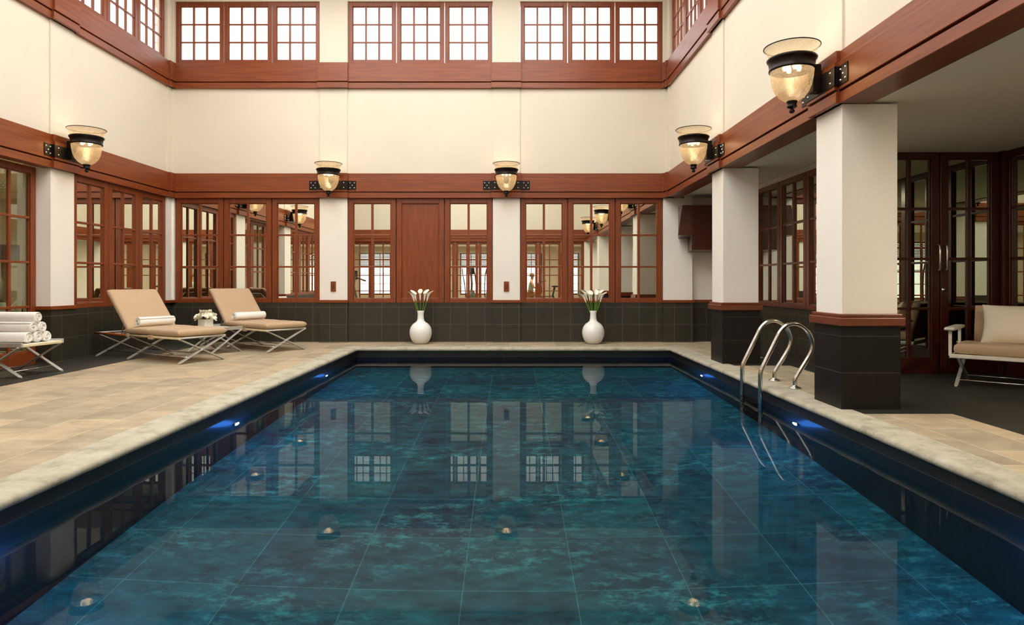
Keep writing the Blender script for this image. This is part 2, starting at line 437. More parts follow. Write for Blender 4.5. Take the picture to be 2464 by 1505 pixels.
# glazed doors in the near left bay
for k in range(3):
    w = (8.355-5.815)/3
    window((FL.at(5.815+k*w, .18), FL.rz), w, .0, LB0, 2, 4, DGLASS, .095, .085, .17, name='door')

# right wall over the beam
prgt = [(-5.81,-5.36), (-8.81,-8.36), (-2.81,-2.36)]
wr = [(-11.21,-8.82), (-8.35,-5.82), (-5.35,-2.82), (-2.35,.4)]
hall_wall(FR, 'wall_right', -(YB+.1), -(YF-.2), prgt+[(-11.42,-11.22)], wr, .24)
bm_ = MB(); bm_.box(-(YB), -(YF), .10, .235, LB0+.001, LB1-.05); trim(FR, bm_)

# front wall behind the camera, glazed towards the gym
pf = [(-.167,.304), (2.84,3.32)]
wf = [(-2.66,-.172), (.309,2.835), (3.325,5.85)]
hall_wall(FF, 'wall_front', -(XR+.3), -(XL-.1), pf, wf)
pl = MB()
for a, b in pf: pl.box(a, b, 0, .16, .735, LB0+.02)
pl.box(-XR-.45, -2.66, 0, .16, .735, LB0+.02); pl.box(5.85, 6.0, 0, .16, .735, LB0+.02)
struct('wall_front_piers', pl, WHITE, None, FF.loc, FF.rz)
sl = MB()
for a, b in pf: sl.box(a, b, -.01, .16, 0, .735)
sl.box(-XR-.45, -2.66, -.01, .16, 0, .735); sl.box(5.85, 6.0, -.01, .16, 0, .735)
struct('wall_front_wainscot', sl, SLATE, None, FF.loc, FF.rz)
for a, b in wf:
    w = (b-a)/3
    for k in range(3): window((FF.at(a+k*w, .03), FF.rz), w, 0, LB0, 2, 4, GLASS, .095, .085, .17, name='door')

# ------------------------------------------------------------------ pillars on the right
def pillar(y0, label):
    r = thing('square_pillar', label, 'pillar', (XR, y0, 0), 0, 'pillars along the right side of the pool')
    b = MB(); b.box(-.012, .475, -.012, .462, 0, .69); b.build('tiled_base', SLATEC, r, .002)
    s = MB(); s.box(0, .455, 0, .45, .735, LB0); s.build('shaft', WHITE, r, .003)
    c = MB(); c.box(-.045, .50, -.045, .495, .685, .755); c.box(-.03, .487, -.03, .48, .755, .785); c.build('wooden_collar', DWOOD, r, .008)
    return r
pillar(5.36, 'nearest white square pillar with slate base, right of the steel pool ladder')
pillar(8.36, 'farther white square pillar with slate base, left of the steel pool ladder')
pillar(2.36, 'white square pillar beside the camera, seen only as a reflection')

# ------------------------------------------------------------------ right aisle
ac = MB(); ac.box(XR+.23, 5.9, YF-.1, 11.8, 2.53, 2.6); struct('ceiling', ac, GREYP)
aw = MB(); aw.box(3.17, 3.95, 11.51, 11.8, 0, 2.6); aw.box(3.8, 3.95, 7.44, 11.6, 0, 2.6); aw.box(3.85, 5.9, 7.52, 7.7, 0, 2.6); aw.box(5.7, 5.9, YF-.1, 7.6, 0, 2.6)
aw.box(2.9, 5.9, YF-.2, YF-.05, 0, 2.6)
struct('wall_aisle', aw, WHITE)
aw = MB(); aw.box(3.17, 3.80, 11.49, 11.52, 0, .69); struct('wall_aisle_wainscot', aw, SLATE)
FA = Frame((3.80,0,0), -PI/2)
sw = MB(); sw.box(-11.5, -7.47, -.02, .0, 0, .69); struct('wall_aisle_tiles', sw, SLATE, None, FA.loc, FA.rz)
for k, (a, b) in enumerate(((-9.93,-9.10), (-9.10,-8.28), (-8.28,-7.46))):
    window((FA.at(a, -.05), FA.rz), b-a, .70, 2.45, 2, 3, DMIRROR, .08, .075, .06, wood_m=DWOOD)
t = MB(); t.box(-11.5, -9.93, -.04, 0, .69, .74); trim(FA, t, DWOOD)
FD = Frame((0,7.44,0), 0)
def door_leaf(x0, x1, hinge_left, has_lock):
    r = window((FD.at(x0, 0), 0), x1-x0, .0, 2.53, 2, 4, DMIRROR, .10, .075, .17, wood_m=DDWOOD, name='door')
    s = 1 if hinge_left else -1
    hx = (x1-x0)-.04 if hinge_left else .04
    h = MB(); h.tube([(hx,0,1.18),(hx,-.05,1.18),(hx,-.062,1.20),(hx,-.062,1.45),(hx,-.05,1.47),(hx,0,1.47)], .011, 10)
    h.build('door_handle', STEEL, r)
    if has_lock:
        k = MB(); k.lathe([(0,.0),(.026,.0),(.026,.008),(.012,.012),(.012,.02),(0,.02)], 20, M=Matrix.Translation((.04,0,.96)) @ Matrix.Rotation(PI/2,4,'X'))
        k.build('lock', STEEL, r)
    return r
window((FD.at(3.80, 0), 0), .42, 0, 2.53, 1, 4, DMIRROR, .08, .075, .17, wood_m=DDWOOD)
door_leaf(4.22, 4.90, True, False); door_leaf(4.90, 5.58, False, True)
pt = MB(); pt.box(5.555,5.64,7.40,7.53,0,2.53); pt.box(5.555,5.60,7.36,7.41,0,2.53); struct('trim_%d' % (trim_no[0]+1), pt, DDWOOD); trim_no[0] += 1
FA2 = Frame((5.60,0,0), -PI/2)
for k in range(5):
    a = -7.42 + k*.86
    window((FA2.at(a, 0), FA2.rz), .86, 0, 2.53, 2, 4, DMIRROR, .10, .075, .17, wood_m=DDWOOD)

# dark timber bulkhead hung over the end of the aisle
mbk = MB()
fr = [(2.80,1.835),(3.03,1.835),(3.03,1.59),(3.79,1.59),(3.79,2.335),(2.874,2.335)]
bk = [(2.916,1.80),(3.08,1.80),(3.08,1.56),(3.79,1.56),(3.79,2.36),(2.916,2.36)]
vs = [(x,10.90,z) for x,z in fr] + [(x,11.33,z) for x,z in bk]
mbk.add(vs, [tuple(range(6)), tuple(range(11,5,-1))] + [(i,(i+1)%6,(i+1)%6+6,i+6) for i in range(6)])
bo = mbk.build('stair_bulkhead', DDWOOD); tag(bo, 'dark red timber bulkhead with stepped underside at the far end of the right aisle', 'bulkhead')
wb_ = MB(); wb_.box(0,.035,-.03,.03,-.05,.05); wb_.box(.0,.05,-.018,.018,-.03,.03); o = wb_.build('wooden_bracket', WOOD, None, .006, (3.725,9.84,.47)); tag(o, 'small wooden bracket fixed to slate tiles below the aisle window', 'bracket')

# ------------------------------------------------------------------ floors, deck, pool
dk = MB()
CW = .27
ox0, ox1, oy0, oy1 = PX0-CW, PX1+CW, PY0-CW, PY1+CW
dk.box(-5.10, ox0, YF, 11.39, -.08, 0); dk.box(ox0, ox1, oy1, 11.39, -.08, 0); dk.box(ox0, 3.505, YF, oy0, -.08, 0)
ys = [oy0, 2.17, 3.0, 5.17, 6.0, 8.17, 9.0, 11.5]
sf = MB()
for i in range(len(ys)-1):
    if i % 2 == 0: dk.box(ox1, 3.505, ys[i], ys[i+1], -.08, 0)
    else: sf.box(ox1, 3.505, ys[i], ys[i+1], -.08, 0)
struct('floor', dk, DECK)
sf.box(-6.2, -5.10, YF, 11.5, -.08, 0); sf.box(3.505, 5.9, YF-.1, 11.7, -.08, 0)
struct('floor_slate', sf, SLATEF)
cp = MB(); prof = [(.27,-.06),(.045,-.06),(.018,-.056),(.004,-.044),(0,-.030),(.004,-.016),(.016,-.005),(.04,.001),(.27,.001)]
ring = []
for d, z in prof:
    ring.append([(PX0-d,PY0-d,z),(PX1+d,PY0-d,z),(PX1+d,PY1+d,z),(PX0-d,PY1+d,z)])
vs = []; fs = []
# each side is subdivided into stones for the wavy, hand-dressed edge
def side(p, q, inx, iny):
    n = 60; g = []
    for i in range(n+1):
        tt = i/n; row = []
        for k, (d, z) in enumerate(prof):
            a = Vector((p[0]+(-d if p[0] == PX0 else d), p[1]+(-d if p[1] == PY0 else d), z))
            b = Vector((q[0]+(-d if q[0] == PX0 else d), q[1]+(-d if q[1] == PY0 else d), z))
            v = a.lerp(b, tt)
            if 1 < k < 7 and 0 < i < n:
                w = .004*math.sin(i*1.7)+.003*math.sin(i*4.1+1)
                v += Vector((inx*w, iny*w, .25*w))
            row.append(v)
        g.append(row)
    m = len(prof)
    for i in range(n):
        for k in range(m-1):
            cp.add([g[i][k], g[i+1][k], g[i+1][k+1], g[i][k+1]], [(0,1,2,3)], True)
side((PX0,PY0),(PX0,PY1),1,0); side((PX0,PY1),(PX1,PY1),0,-1); side((PX1,PY1),(PX1,PY0),-1,0); side((PX1,PY0),(PX0,PY0),0,1)
struct('pool_coping', cp, COPING)
W0, W1, V0, V1 = PX0-.035, PX1+.035, PY0-.035, PY1+.035
def pool_wall(F, u0, u1):
    m = MB(); m.box(u0, u1, 0, .1, PZ-.05, -.058); struct('pool_wall', m, PWALL, None, F.loc, F.rz)
pool_wall(Frame((W0,0,0), PI/2), V0, V1); pool_wall(Frame((W1,0,0), -PI/2), -V1, -V0)
pool_wall(Frame((0,V1,0), 0), W0, W1); pool_wall(Frame((0,V0,0), PI), -W1, -W0)
m = MB(); m.box(W0-.1, W1+.1, V0-.1, V1+.1, PZ-.1, PZ); struct('pool_floor', m, PFLOOR)
m = MB(); m.add([(W0-.02,V0-.02,WZ),(W1+.02,V0-.02,WZ),(W1+.02,V1+.02,WZ),(W0-.02,V1+.02,WZ)], [(0,1,2,3)])
wt = m.build('pool_water', WATER); tag(wt, 'still clear water filling the swimming pool', 'water', kind='stuff')
# flip check so the water faces up
if wt.data.polygons[0].normal.z < 0: wt.data.flip_normals()

# pool lamps
def pool_lamp(x, y, sgn, label):
    r = thing('pool_light', label, 'pool light', (x, y, -.52), 0, 'underwater lamps in the pool walls')
    M = Matrix.Rotation(PI/2*sgn, 4, 'Y')
    b = MB(); b.lathe([(0,0),(.062,0),(.062,.012),(.048,.016)], 28, M=M); b.build('steel_ring', STEEL, r)
    l = MB(); l.lathe([(0,.019),(.03,.019),(.046,.014)], 28, M=M); l.build('lens', POOLLAMP, r)
    li = bpy.data.lights.new('pool_light_beam', 'POINT'); li.energy = 15; li.color = (.04,.24,1); li.shadow_soft_size = .0
    lo = bpy.data.objects.new('pool_light_beam', li); COL.objects.link(lo); lo.parent = r
    lo.location = (.17*sgn,0,0)
    return r
names = {3.0:'nearest', 5.85:'middle', 8.70:'farthest'}
for y in (3.0, 5.85, 8.70):
    pool_lamp(W0+.001, y, 1, '%s glowing underwater lamp in the left pool wall' % names[y])
    pool_lamp(W1-.001, y, -1, '%s glowing underwater lamp in the right pool wall' % names[y])

# roof and skylight
cl = MB(); cl.box(XL-.4, XR+.4, YF-.4, 11.8, CH, CH+.1); struct('ceiling', cl, CREAM)
for i in range(2):
    for j in range(3):
        x0 = -4.7+i*3.3; y0 = .6+j*3.4
        win_no[0] += 1
        r = bpy.data.objects.new('window_%d' % win_no[0], None); COL.objects.link(r); r['kind'] = 'structure'; r.location = (x0, y0, CH)
        g = MB(); g.box(0, 2.9, 0, 3.0, -.03, -.02); g.build('skylight_diffuser', SKYL, r)
        f = MB(); f.box(-.08,0,-.08,3.08,-.08,0); f.box(2.9,2.98,-.08,3.08,-.08,0); f.box(0,2.9,-.08,0,-.08,0); f.box(0,2.9,3.0,3.08,-.08,0); f.build('skylight_frame', WOOD, r)

# ------------------------------------------------------------------ wall sconces
def make_sconce():
    r = thing('wall_sconce', 'x', 'wall lamp', (0,0,0), 0, 'bell shaped glass wall lamps on the timber band')
    # origin on the pier face at z 2.725 ; local -y into the room
    p = MB(); t_ = .008
    hw = .262
    p.box(-hw-.008, hw+.008, -.085, -.077, -.078, .078)
    for s in (-1,1):
        p.box(min(s*hw,s*(hw+.008)), max(s*hw,s*(hw+.008)), -.085, -.042, -.078, .078)
        p.box(min(s*hw,s*.405), max(s*hw,s*.405), -.050, -.042, -.078, .078)
    pl = p.build('mounting_plate', BLACK, r, weld=False)
    rm = []
    def riv(x, y, z):
        if rm:
            o_ = rm[0].copy(); COL.objects.link(o_); o_.location = (x,y,z); return
        o_ = MB().lathe([(.0115,0),(.0105,.004),(.006,.008),(0,.009)], 10, M=Matrix.Rotation(PI/2,4,'X')).build('rivet', RIVET, pl, loc=(x,y,z)); rm.append(o_)
    for s in (-1,1):
        for z in (-.043,.043):
            riv(s*.375,-.050,z); riv(s*.30,-.050,z); riv(s*.2,-.085,z)
        riv(s*.337,-.050,0)
    ax = -.315; z = lambda h: h-2.725
    b = MB(); b.box(-.045,.045,-.155,-.083,z(2.665),z(2.90)); b.build('bracket_arm', BLACK, r, .004)
    s = MB(); s.lathe([(.178,z(2.86)),(.172,z(2.80)),(.158,z(2.725)),(.135,z(2.67)),(.10,z(2.625)),(.06,z(2.598)),(.03,z(2.59))], 40, (0,ax,0)); s.build('glass_bowl', SHADE, r)
    s = MB(); s.lathe([(.183,z(2.94)),(.186,z(2.975)),(.196,z(3.01)),(.212,z(3.04)),(.226,z(3.055))], 40, (0,ax,0)); g = s.build('glass_collar', SHADE, r)
    rr = MB(); rr.tube([(.226*math.cos(a*PI/24), ax+.226*math.sin(a*PI/24), z(3.056)) for a in range(49)], .0048, 6, cap=False); rr.build('rim', BLACK, g)
    s = MB(); s.lathe([(.180,z(2.955)),(.196,z(2.962)),(.205,z(2.953)),(.200,z(2.938)),(.190,z(2.93)),(.182,z(2.875)),(.188,z(2.865)),(.186,z(2.852)),(.176,z(2.85)),(.174,z(2.86))], 40, (0,ax,0)); s.build('metal_band', BLACK, r)
    s = MB(); s.lathe([(0,z(2.602)),(.043,z(2.598)),(.045,z(2.585)),(.038,z(2.575)),(.038,z(2.555)),(.043,z(2.548)),(.036,z(2.538)),(.015,z(2.532)),(.012,z(2.527)),(.020,z(2.522)),(.024,z(2.508)),(.018,z(2.494)),(0,z(2.489))], 24, (0,ax,0)); s.build('finial', BLACK, r)
    bb = MB()
    for (x, y) in ((.06,.0),(-.06,.0),(0,.06),(0,-.06)):
        bb.lathe([(0,-.035),(.014,-.03),(.021,-.012),(.019,.008),(.01,.028),(.008,.04)], 12, (x,ax+y,z(2.885)))
    bb.build('bulb', BULB, r)
    li = bpy.data.lights.new('sconce_glow', 'POINT'); li.energy = 4.2; li.color = (1,.72,.42); li.shadow_soft_size = .07
    lo = bpy.data.objects.new('sconce_glow', li); COL.objects.link(lo); lo.parent = r; lo.location = (0,ax,z(2.90))
    return r
sc0 = make_sconce()
spots = [(FB,-3.08,'left glass bell lamp on the far wall'), (FB,-.068,'right glass bell lamp on the far wall, between the two white vases'),
         (FL,8.585,'glass bell lamp on the left wall above the sun loungers'), (FR,-5.585,'largest, nearest glass bell lamp, on the right beam above the near pillar'),
         (FR,-8.585,'second glass bell lamp on the right beam, above the farther pillar'),
         (FL,5.585,'glass bell lamp on the left wall nearer the camera, seen in the mirrors'), (FR,-2.585,'glass bell lamp on the right beam beside the camera, seen in the mirrors'),
         (FL,2.585,'glass bell lamp at the near end of the left wall, seen in the mirrors')]
for i, (F, u, lab) in enumerate(spots):
    o = sc0 if i == 0 else dup(sc0, (0,0,0), 0)
    o.location = F.at(u, 0, 2.725); o.rotation_euler.z = F.rz; o['label'] = lab

# switch plates on back piers
for i, (x, lab) in enumerate(((-3.08,'small red wooden switch plate on the left far pier'), (-.068,'small red wooden switch plate on the right far pier'))):
    r = thing('switch_plate', lab, 'switch plate', (x, YB, .885), 0, 'wooden switch plates on the far piers')
    a = MB(); a.box(-.045,.045,-.018,0,0,.175); a.build('backplate', WOODV, r, .005)
    b = MB(); b.box(-.018,.018,-.026,-.016,.05,.13); b.box(-.004,.004,-.032,-.02,.06,.12); b.build('switch_slider', DWOOD, r, .003)

# ------------------------------------------------------------------ vases and lilies
def make_vase():
    m = MB(); m.lathe([(0,.0),(.095,0),(.115,.008),(.155,.06),(.180,.12),(.190,.185),(.186,.235),(.168,.29),(.135,.335),(.095,.362),(.068,.385),(.056,.42),(.052,.47),(.053,.52),(.060,.555),(.057,.560),(.050,.555),(.045,.50),(.045,.42)], 48)
    return m.build('vase', PORC)
v1 = make_vase(); v1.location = (-1.525,11.10,0); tag(v1, 'tall round white ceramic vase holding four lilies, left one on the pool ledge', 'vase', 'white vases at the far end of the pool')
v2 = v1.copy(); COL.objects.link(v2); v2.location = (1.41,11.10,0); tag(v2, 'tall round white ceramic vase with a fuller lily bunch, right one on the pool ledge', 'vase')
def lily(base, tip, tilt_az, label, group, size=1.0, open_=1.0):
    bx = Vector(base); tp = Vector(tip)
    r = thing('calla_lily', label, 'flower', bx, 0, group)
    d = tp-bx; mid = d*.5 + Vector((d.x*.10, d.y*.10, .0))
    pts = [(Vector((0,0,0))*(1-s)**2 + mid*2*s*(1-s) + d*s*s) for s in [i/8 for i in range(9)]]
    MB().tube(pts, .0065, 8).build('stem', STEM, r)
    ax = (pts[-1]-pts[-2]).normalized(); lean = Vector((math.cos(tilt_az), math.sin(tilt_az), 0))
    rot = Vector((0,0,1)).rotation_difference((ax+lean*.0).normalized()).to_matrix().to_4x4()
    M = Matrix.Translation(pts[-1]) @ rot
    vs = []; n, k = 20, 10
    for j in range(k+1):
        s = j/k
        for i in range(n):
            a = 2*PI*i/n; fr = .5+.5*math.cos(a-tilt_az)
            rad = (.007+.014*s+.011*s**4*open_)*size*(1+.2*s**4*(fr))
            z = (.115*s + .055*s*s*fr - .020*max(0,s-.8)*5*(1-fr)*s)*size
            o = .022*s**4*fr*size
            vs.append((rad*math.cos(a)+o*math.cos(tilt_az), rad*math.sin(a)+o*math.sin(tilt_az), z))
    fs = [(j*n+i, j*n+(i+1)%n, (j+1)*n+(i+1)%n, (j+1)*n+i) for j in range(k) for i in range(n)]
    b = MB().add(vs, fs, True, M).build('spathe', PETAL, r)
    MB().tube([M @ Vector((0,0,.03)), M @ Vector((0,0,.085*size))], .005, 6).build('spadix', BLOOMB, b)
    return r
L1 = [(-.165,.00,.225,3.3,'leftmost, most outward leaning'), (-.115,-.02,.235,2.6,'second from left'), (-.015,.02,.25,1.6,'third from left, upright'), (.09,.0,.245,1.0,'second from right'), (.155,.02,.235,.3,'rightmost, outward leaning')]
for dx, dy, h, az, w in L1:
    lily((-1.525+dx*.14, 11.10, .47), (-1.525+dx*.66, 11.10+dy, .56+h*.72), az, 'white calla lily in the left vase, %s' % w, 'calla lilies in the left vase', 1.15)
L2 = [(-.175,-.02,.20,3.3,'outermost on the left'), (-.135,.03,.24,2.8,'second from the left'), (-.08,-.03,.235,2.3,'third from the left'), (-.03,.03,.23,1.9,'just left of the middle'),
      (.045,-.03,.235,1.4,'just right of the middle'), (.085,.03,.22,1.0,'third from the right'), (.125,0,.255,.6,'second from the right, tallest'), (.16,-.02,.215,.2,'outermost on the right')]
for dx, dy, h, az, w in L2:
    lily((1.41+dx*.16, 11.10+dy*.3, .47), (1.41+dx*.72, 11.10+dy, .56+h*.72), az, 'white calla lily in the right vase, %s' % w, 'calla lilies in the right vase', 1.12)

# ------------------------------------------------------------------ sun loungers
def rx(a): return Matrix.Rotation(a, 4, 'X')
def make_lounger(loc, rz, label):
    r = thing('sun_lounger', label, 'sun lounger', loc, rz, 'tan sun loungers on the left deck')
    W, Z = .65, .325
    for yy in (0, 1.12, 1.885):
        for s in (0, 1):
            m = MB(); o = .010 if s else -.010
            x0, x1 = (0, W) if s == 0 else (W, 0)
            m.bar((x0, yy+o, .012), (x1, yy+o, Z), .054, .016, (0,1,0))
            m.box(x0-.018, x0+.018, yy+o-.01, yy+o+.01, 0, .012)
            m.build('leg', ALU, r, .004, weld=False)
        MB().tube([(W/2, yy-.022, Z/2+.006), (W/2, yy+.022, Z/2+.006)], .014, 12).build('pivot', STEEL, r)
    for x in (.0, W):
        MB().tube([(x,-.03,Z+.004),(x,1.14,Z+.004)], .017, 12).build('side_rail', CANVAS, r)
        MB().tube([(x,1.14,Z+.004),(x,1.93,Z+.004)], .016, 12).build('leather_rail', LEATHER, r)
        rod = MB(); xo = .13 if x == 0 else W-.13
        rod.tube([(xo,0,.078),(xo,1.885,.078)], .007, 8); rod.build('stretcher', STEEL, r)
    for yy in (-.02, 1.93): MB().tube([(0,yy,Z+.004),(W,yy,Z+.004)], .012, 10).build('cross_rail', ALU, r)
    sg = MB(); sg.box(.0, W, -.02, 1.14, Z+.012, Z+.018); sg.build('canvas_sling', CANVAS, r)
    c = MB(); c.cushion(W+.05, .68, .095, M=Matrix.Translation((W/2,.30,Z+.068)), wr=.0012, seed=1)
    c.cushion(W+.05, .54, .095, M=Matrix.Translation((W/2,.885,Z+.070)), wr=.0012, seed=2)
    c.build('seat_cushion', TAN, r)
    st = MB(); 
    for x in (-.006, W+.006): st.box(x-.02, x+.02, .52, .62, Z-.03, Z+.03); st.box(x-.02, x+.02, 1.06, 1.12, Z-.02, Z+.03)
    st.build('strap', TAN, r, .008)
    al = math.radians(47); M = Matrix.Translation((W/2, 1.13, Z+.03)) @ rx(al)
    c = MB(); c.cushion(W+.05, .74, .095, M=M @ Matrix.Translation((0,.36,.06)), wr=.0015, seed=3); c.build('back_cushion', TAN, r)
    f = MB()
    for x in (-W/2+.05, W/2-.05): f.tube([M @ Vector((x,0,0)), M @ Vector((x,.66,0))], .011, 10)
    f.tube([M @ Vector((-W/2+.05,.66,0)), M @ Vector((W/2-.05,.66,0))], .011, 10)
    f.tube([(.0,1.47,Z+.01),(W,1.47,Z+.01)], .008, 8)
    for x in (-W/2+.12, W/2-.12): f.tube([M @ Vector((x,.34,-.005)), (x+W/2, 1.13+.34, Z+.01)], .008, 8)
    f.build('back_frame', ALU, r)
    return r
LA = (-4.21,8.27,0); LBp = (-3.60,9.63,0)
make_lounger(LA, math.radians(60), 'nearer tan cushioned sun lounger, left of the flower table')
make_lounger(LBp, math.radians(53.1), 'farther tan cushioned sun lounger, right of the flower table')

def roll_mesh(L=.54, R=.060, turns=4.3, th=.0062):
    m = MB(); n = int(turns*22); top = []; bot = []
    for i in range(n+1):
        s = i/n; a = s*turns*2*PI; r_ = .010+(R-.010)*s
        top.append((r_, a))
    e = .012
    secs = [(-L/2, .0), (-L/2+.01, 1), (0, 1.02), (L/2-.01, 1), (L/2, .0)]
    vs = []
    K = 5
    for i, (r_, a) in enumerate(top):
        for (x, q) in secs:
            wob = .0016*math.sin(a*3+x*9)
            xx = x + .006*math.sin(a*1.3)*(1 if abs(x) > L/2-.02 else 0)
            ro = r_ + th*(.85 if q else .35) + wob; ri = r_ - th*(.85 if q else .35)
            vs.append((xx, ro*math.cos(a), ro*math.sin(a))); vs.append((xx, ri*math.cos(a), ri*math.sin(a)))
    S = 2*K; fs = []
    for i in range(n):
        for j in range(K-1):
            p = i*S+2*j
            fs.append((p, p+S, p+S+2, p+2)); fs.append((p+1, p+3, p+S+3, p+S+1))
        fs.append((i*S, i*S+1, i*S+S+1, i*S+S)); q = i*S+2*(K-1); fs.append((q, q+S, q+S+1, q+1))
    for i in (0, n):
        for j in range(K-1): p = i*S+2*j; fs.append((p, p+2, p+3, p+1))
    return m.add(vs, fs, True)
tw = roll_mesh().build('rolled_towel', TOWEL, None, weld=False)
def place_towel(o, F, x, y, z, rz, roll, label, group, sc=1.0):
    p = F.at(x, y, z); o.location = p; o.rotation_euler = (roll, 0, rz); o.scale = (sc, 1, 1); tag(o, label, 'towel', group); return o
F1 = Frame(LA, math.radians(60)); F2 = Frame(LBp, math.radians(53.1))
place_towel(tw, F1, .29, .955, .325+.118+.068, math.radians(66), .6, 'rolled white towel lying on the nearer sun lounger', None)
t2 = tw.copy(); COL.objects.link(t2); place_towel(t2, F2, .31, .965, .325+.118+.068, math.radians(57), 2.0, 'rolled white towel lying on the farther sun lounger', None)

def make_table(loc, rz, w, l, label):
    r = thing('side_table', label, 'table', loc, rz, 'low tray tables on crossed aluminium legs')
    H = .335
    for yy in (.0, l):
        for s in (0,1):
            m = MB(); x0, x1 = (0.02, w-.02) if s == 0 else (w-.02, .02); o = .009 if s else -.009
            m.bar((x0, yy+o, .012), (x1, yy+o, H), .048, .014, (0,1,0)); m.box(x0-.018, x0+.018, yy+o-.01, yy+o+.01, 0, .012)
            m.build('leg', ALU, r, .004, weld=False)
        MB().tube([(w/2, yy-.02, H/2+.006), (w/2, yy+.02, H/2+.006)], .012, 10).build('pivot', STEEL, r)
        b = MB(); b.box(-.01, w+.01, yy-.012, yy+.012, H, H+.05); b.build('end_rail', ALU, r, .004)
    for x in (.0, w):
        b = MB(); b.box(x-.012, x+.012, .012, l-.012, H-.0, H+.028); b.build('side_rail', CANVAS, r, .005)
    for x in (.12, w-.12): MB().tube([(x,0,.068),(x,l,.068)], .006, 8).build('stretcher', STEEL, r)
    g = MB(); g.box(.012, w-.012, .013, l-.013, H+.018, H+.032); g.build('tabletop', WTRIM, r, .002)
    return r
FT = Frame((-5.87,7.12,0), math.radians(-5.5))
make_table(FT.loc, FT.rz, .58, .57, 'low tray table stacked with six rolled towels by the left wall')
zt = .335+.032+.0625
rows = [(0,[(.16,'front'),(.287,'middle'),(.414,'back')],'bottom'), (1,[(.2235,'front'),(.3505,'back')],'middle'), (2,[(.287,'')],'top')]
for lv, lst, nm in rows:
    for yy, pos in lst:
        o = tw.copy(); COL.objects.link(o)
        lab = 'rolled white towel alone on top of the towel pyramid' if lv == 2 else 'rolled white towel, %s one in the %s row of the towel pyramid' % (pos, nm)
        place_towel(o, FT, .255, yy, zt+lv*.110, FT.rz, random.uniform(0,6), lab, 'rolled towels stacked on the left table')
# flower table
u = Vector((.5,.866,0)); h = Vector((-.866,.5,0)); A = Vector(LA)
org = A + u*.90 + h*.66
make_table(tuple(org), math.radians(60), .55, .54, 'low tray table with a flower box between the two sun loungers')
pc = A + u*1.12 + h*1.05; pz = .335+.033
pb_ = MB(); S = .075
pb_.box(-S,S,-S,S,0,.012); pb_.box(-S,-S+.008,-S,S,0,.125); pb_.box(S-.008,S,-S,S,0,.125); pb_.box(-S,S,-S,-S+.008,0,.125); pb_.box(-S,S,S-.008,S,0,.125); pb_.box(-S+.006,S-.006,-S+.006,S-.006,.01,.10)
o = pb_.build('flower_box', WTRIM, None, .003, (pc.x,pc.y,pz), math.radians(60)); tag(o, 'small white square flower box on the table between the loungers', 'planter')
def bloom(loc, az, tilt, sc, label):
    r = thing('white_flower', label, 'flower', loc, 0, 'white blooms in the flower box')
    R = Matrix.Rotation(az,4,'Z') @ Matrix.Rotation(tilt,4,'Y') @ Matrix.Scale(sc,4)
    for k in range(6):
        m = MB(); vs = []; nu, nv = 6, 8
        a0 = k*PI/3
        for j in range(nv+1):
            s = j/nv; wd = .026*math.sin(PI*min(1,s*.93+.03))**.8
            rr = .008+.055*s**1.2; z = .07*s - .035*s**3
            for i in range(nu+1):
                q = -1+2*i/nu
                vs.append((rr, q*wd, z - .012*(abs(q)**2)*(-1)*s + (.004*math.sin(q*5+k) if s > .5 else 0)))
        fs = [(j*(nu+1)+i, j*(nu+1)+i+1, (j+1)*(nu+1)+i+1, (j+1)*(nu+1)+i) for j in range(nv) for i in range(nu)]
        m.add(vs, fs, True, R @ Matrix.Rotation(a0,4,'Z') @ Matrix.Translation((0,0,(k%2)*.006))); m.build('petal', PETAL, r)
    MB().tube([R @ Vector((0,0,.01)), R @ Vector((0,0,-.06))], .006, 6).build('stem', STEM, r)
bl = [(0,0,.165,0,0,1.5,'topmost in the centre'), (-.065,-.01,.10,3.1,.75,1.35,'drooping over the left edge'), (.065,.0,.10,0,.75,1.35,'drooping over the right edge'), (-.04,-.05,.125,3.9,.5,1.35,'front left of the cluster'),
      (.045,-.05,.12,5.2,.5,1.35,'front right of the cluster'), (-.04,.05,.135,2.2,.5,1.35,'back left of the cluster'), (.04,.05,.135,1.0,.5,1.35,'back right of the cluster')]
for dx, dy, dz, az, ti, sc, lab in bl: bloom((pc.x+dx, pc.y+dy, pz+dz+.02), az, ti, sc, 'white open bloom in the square box, %s' % lab)

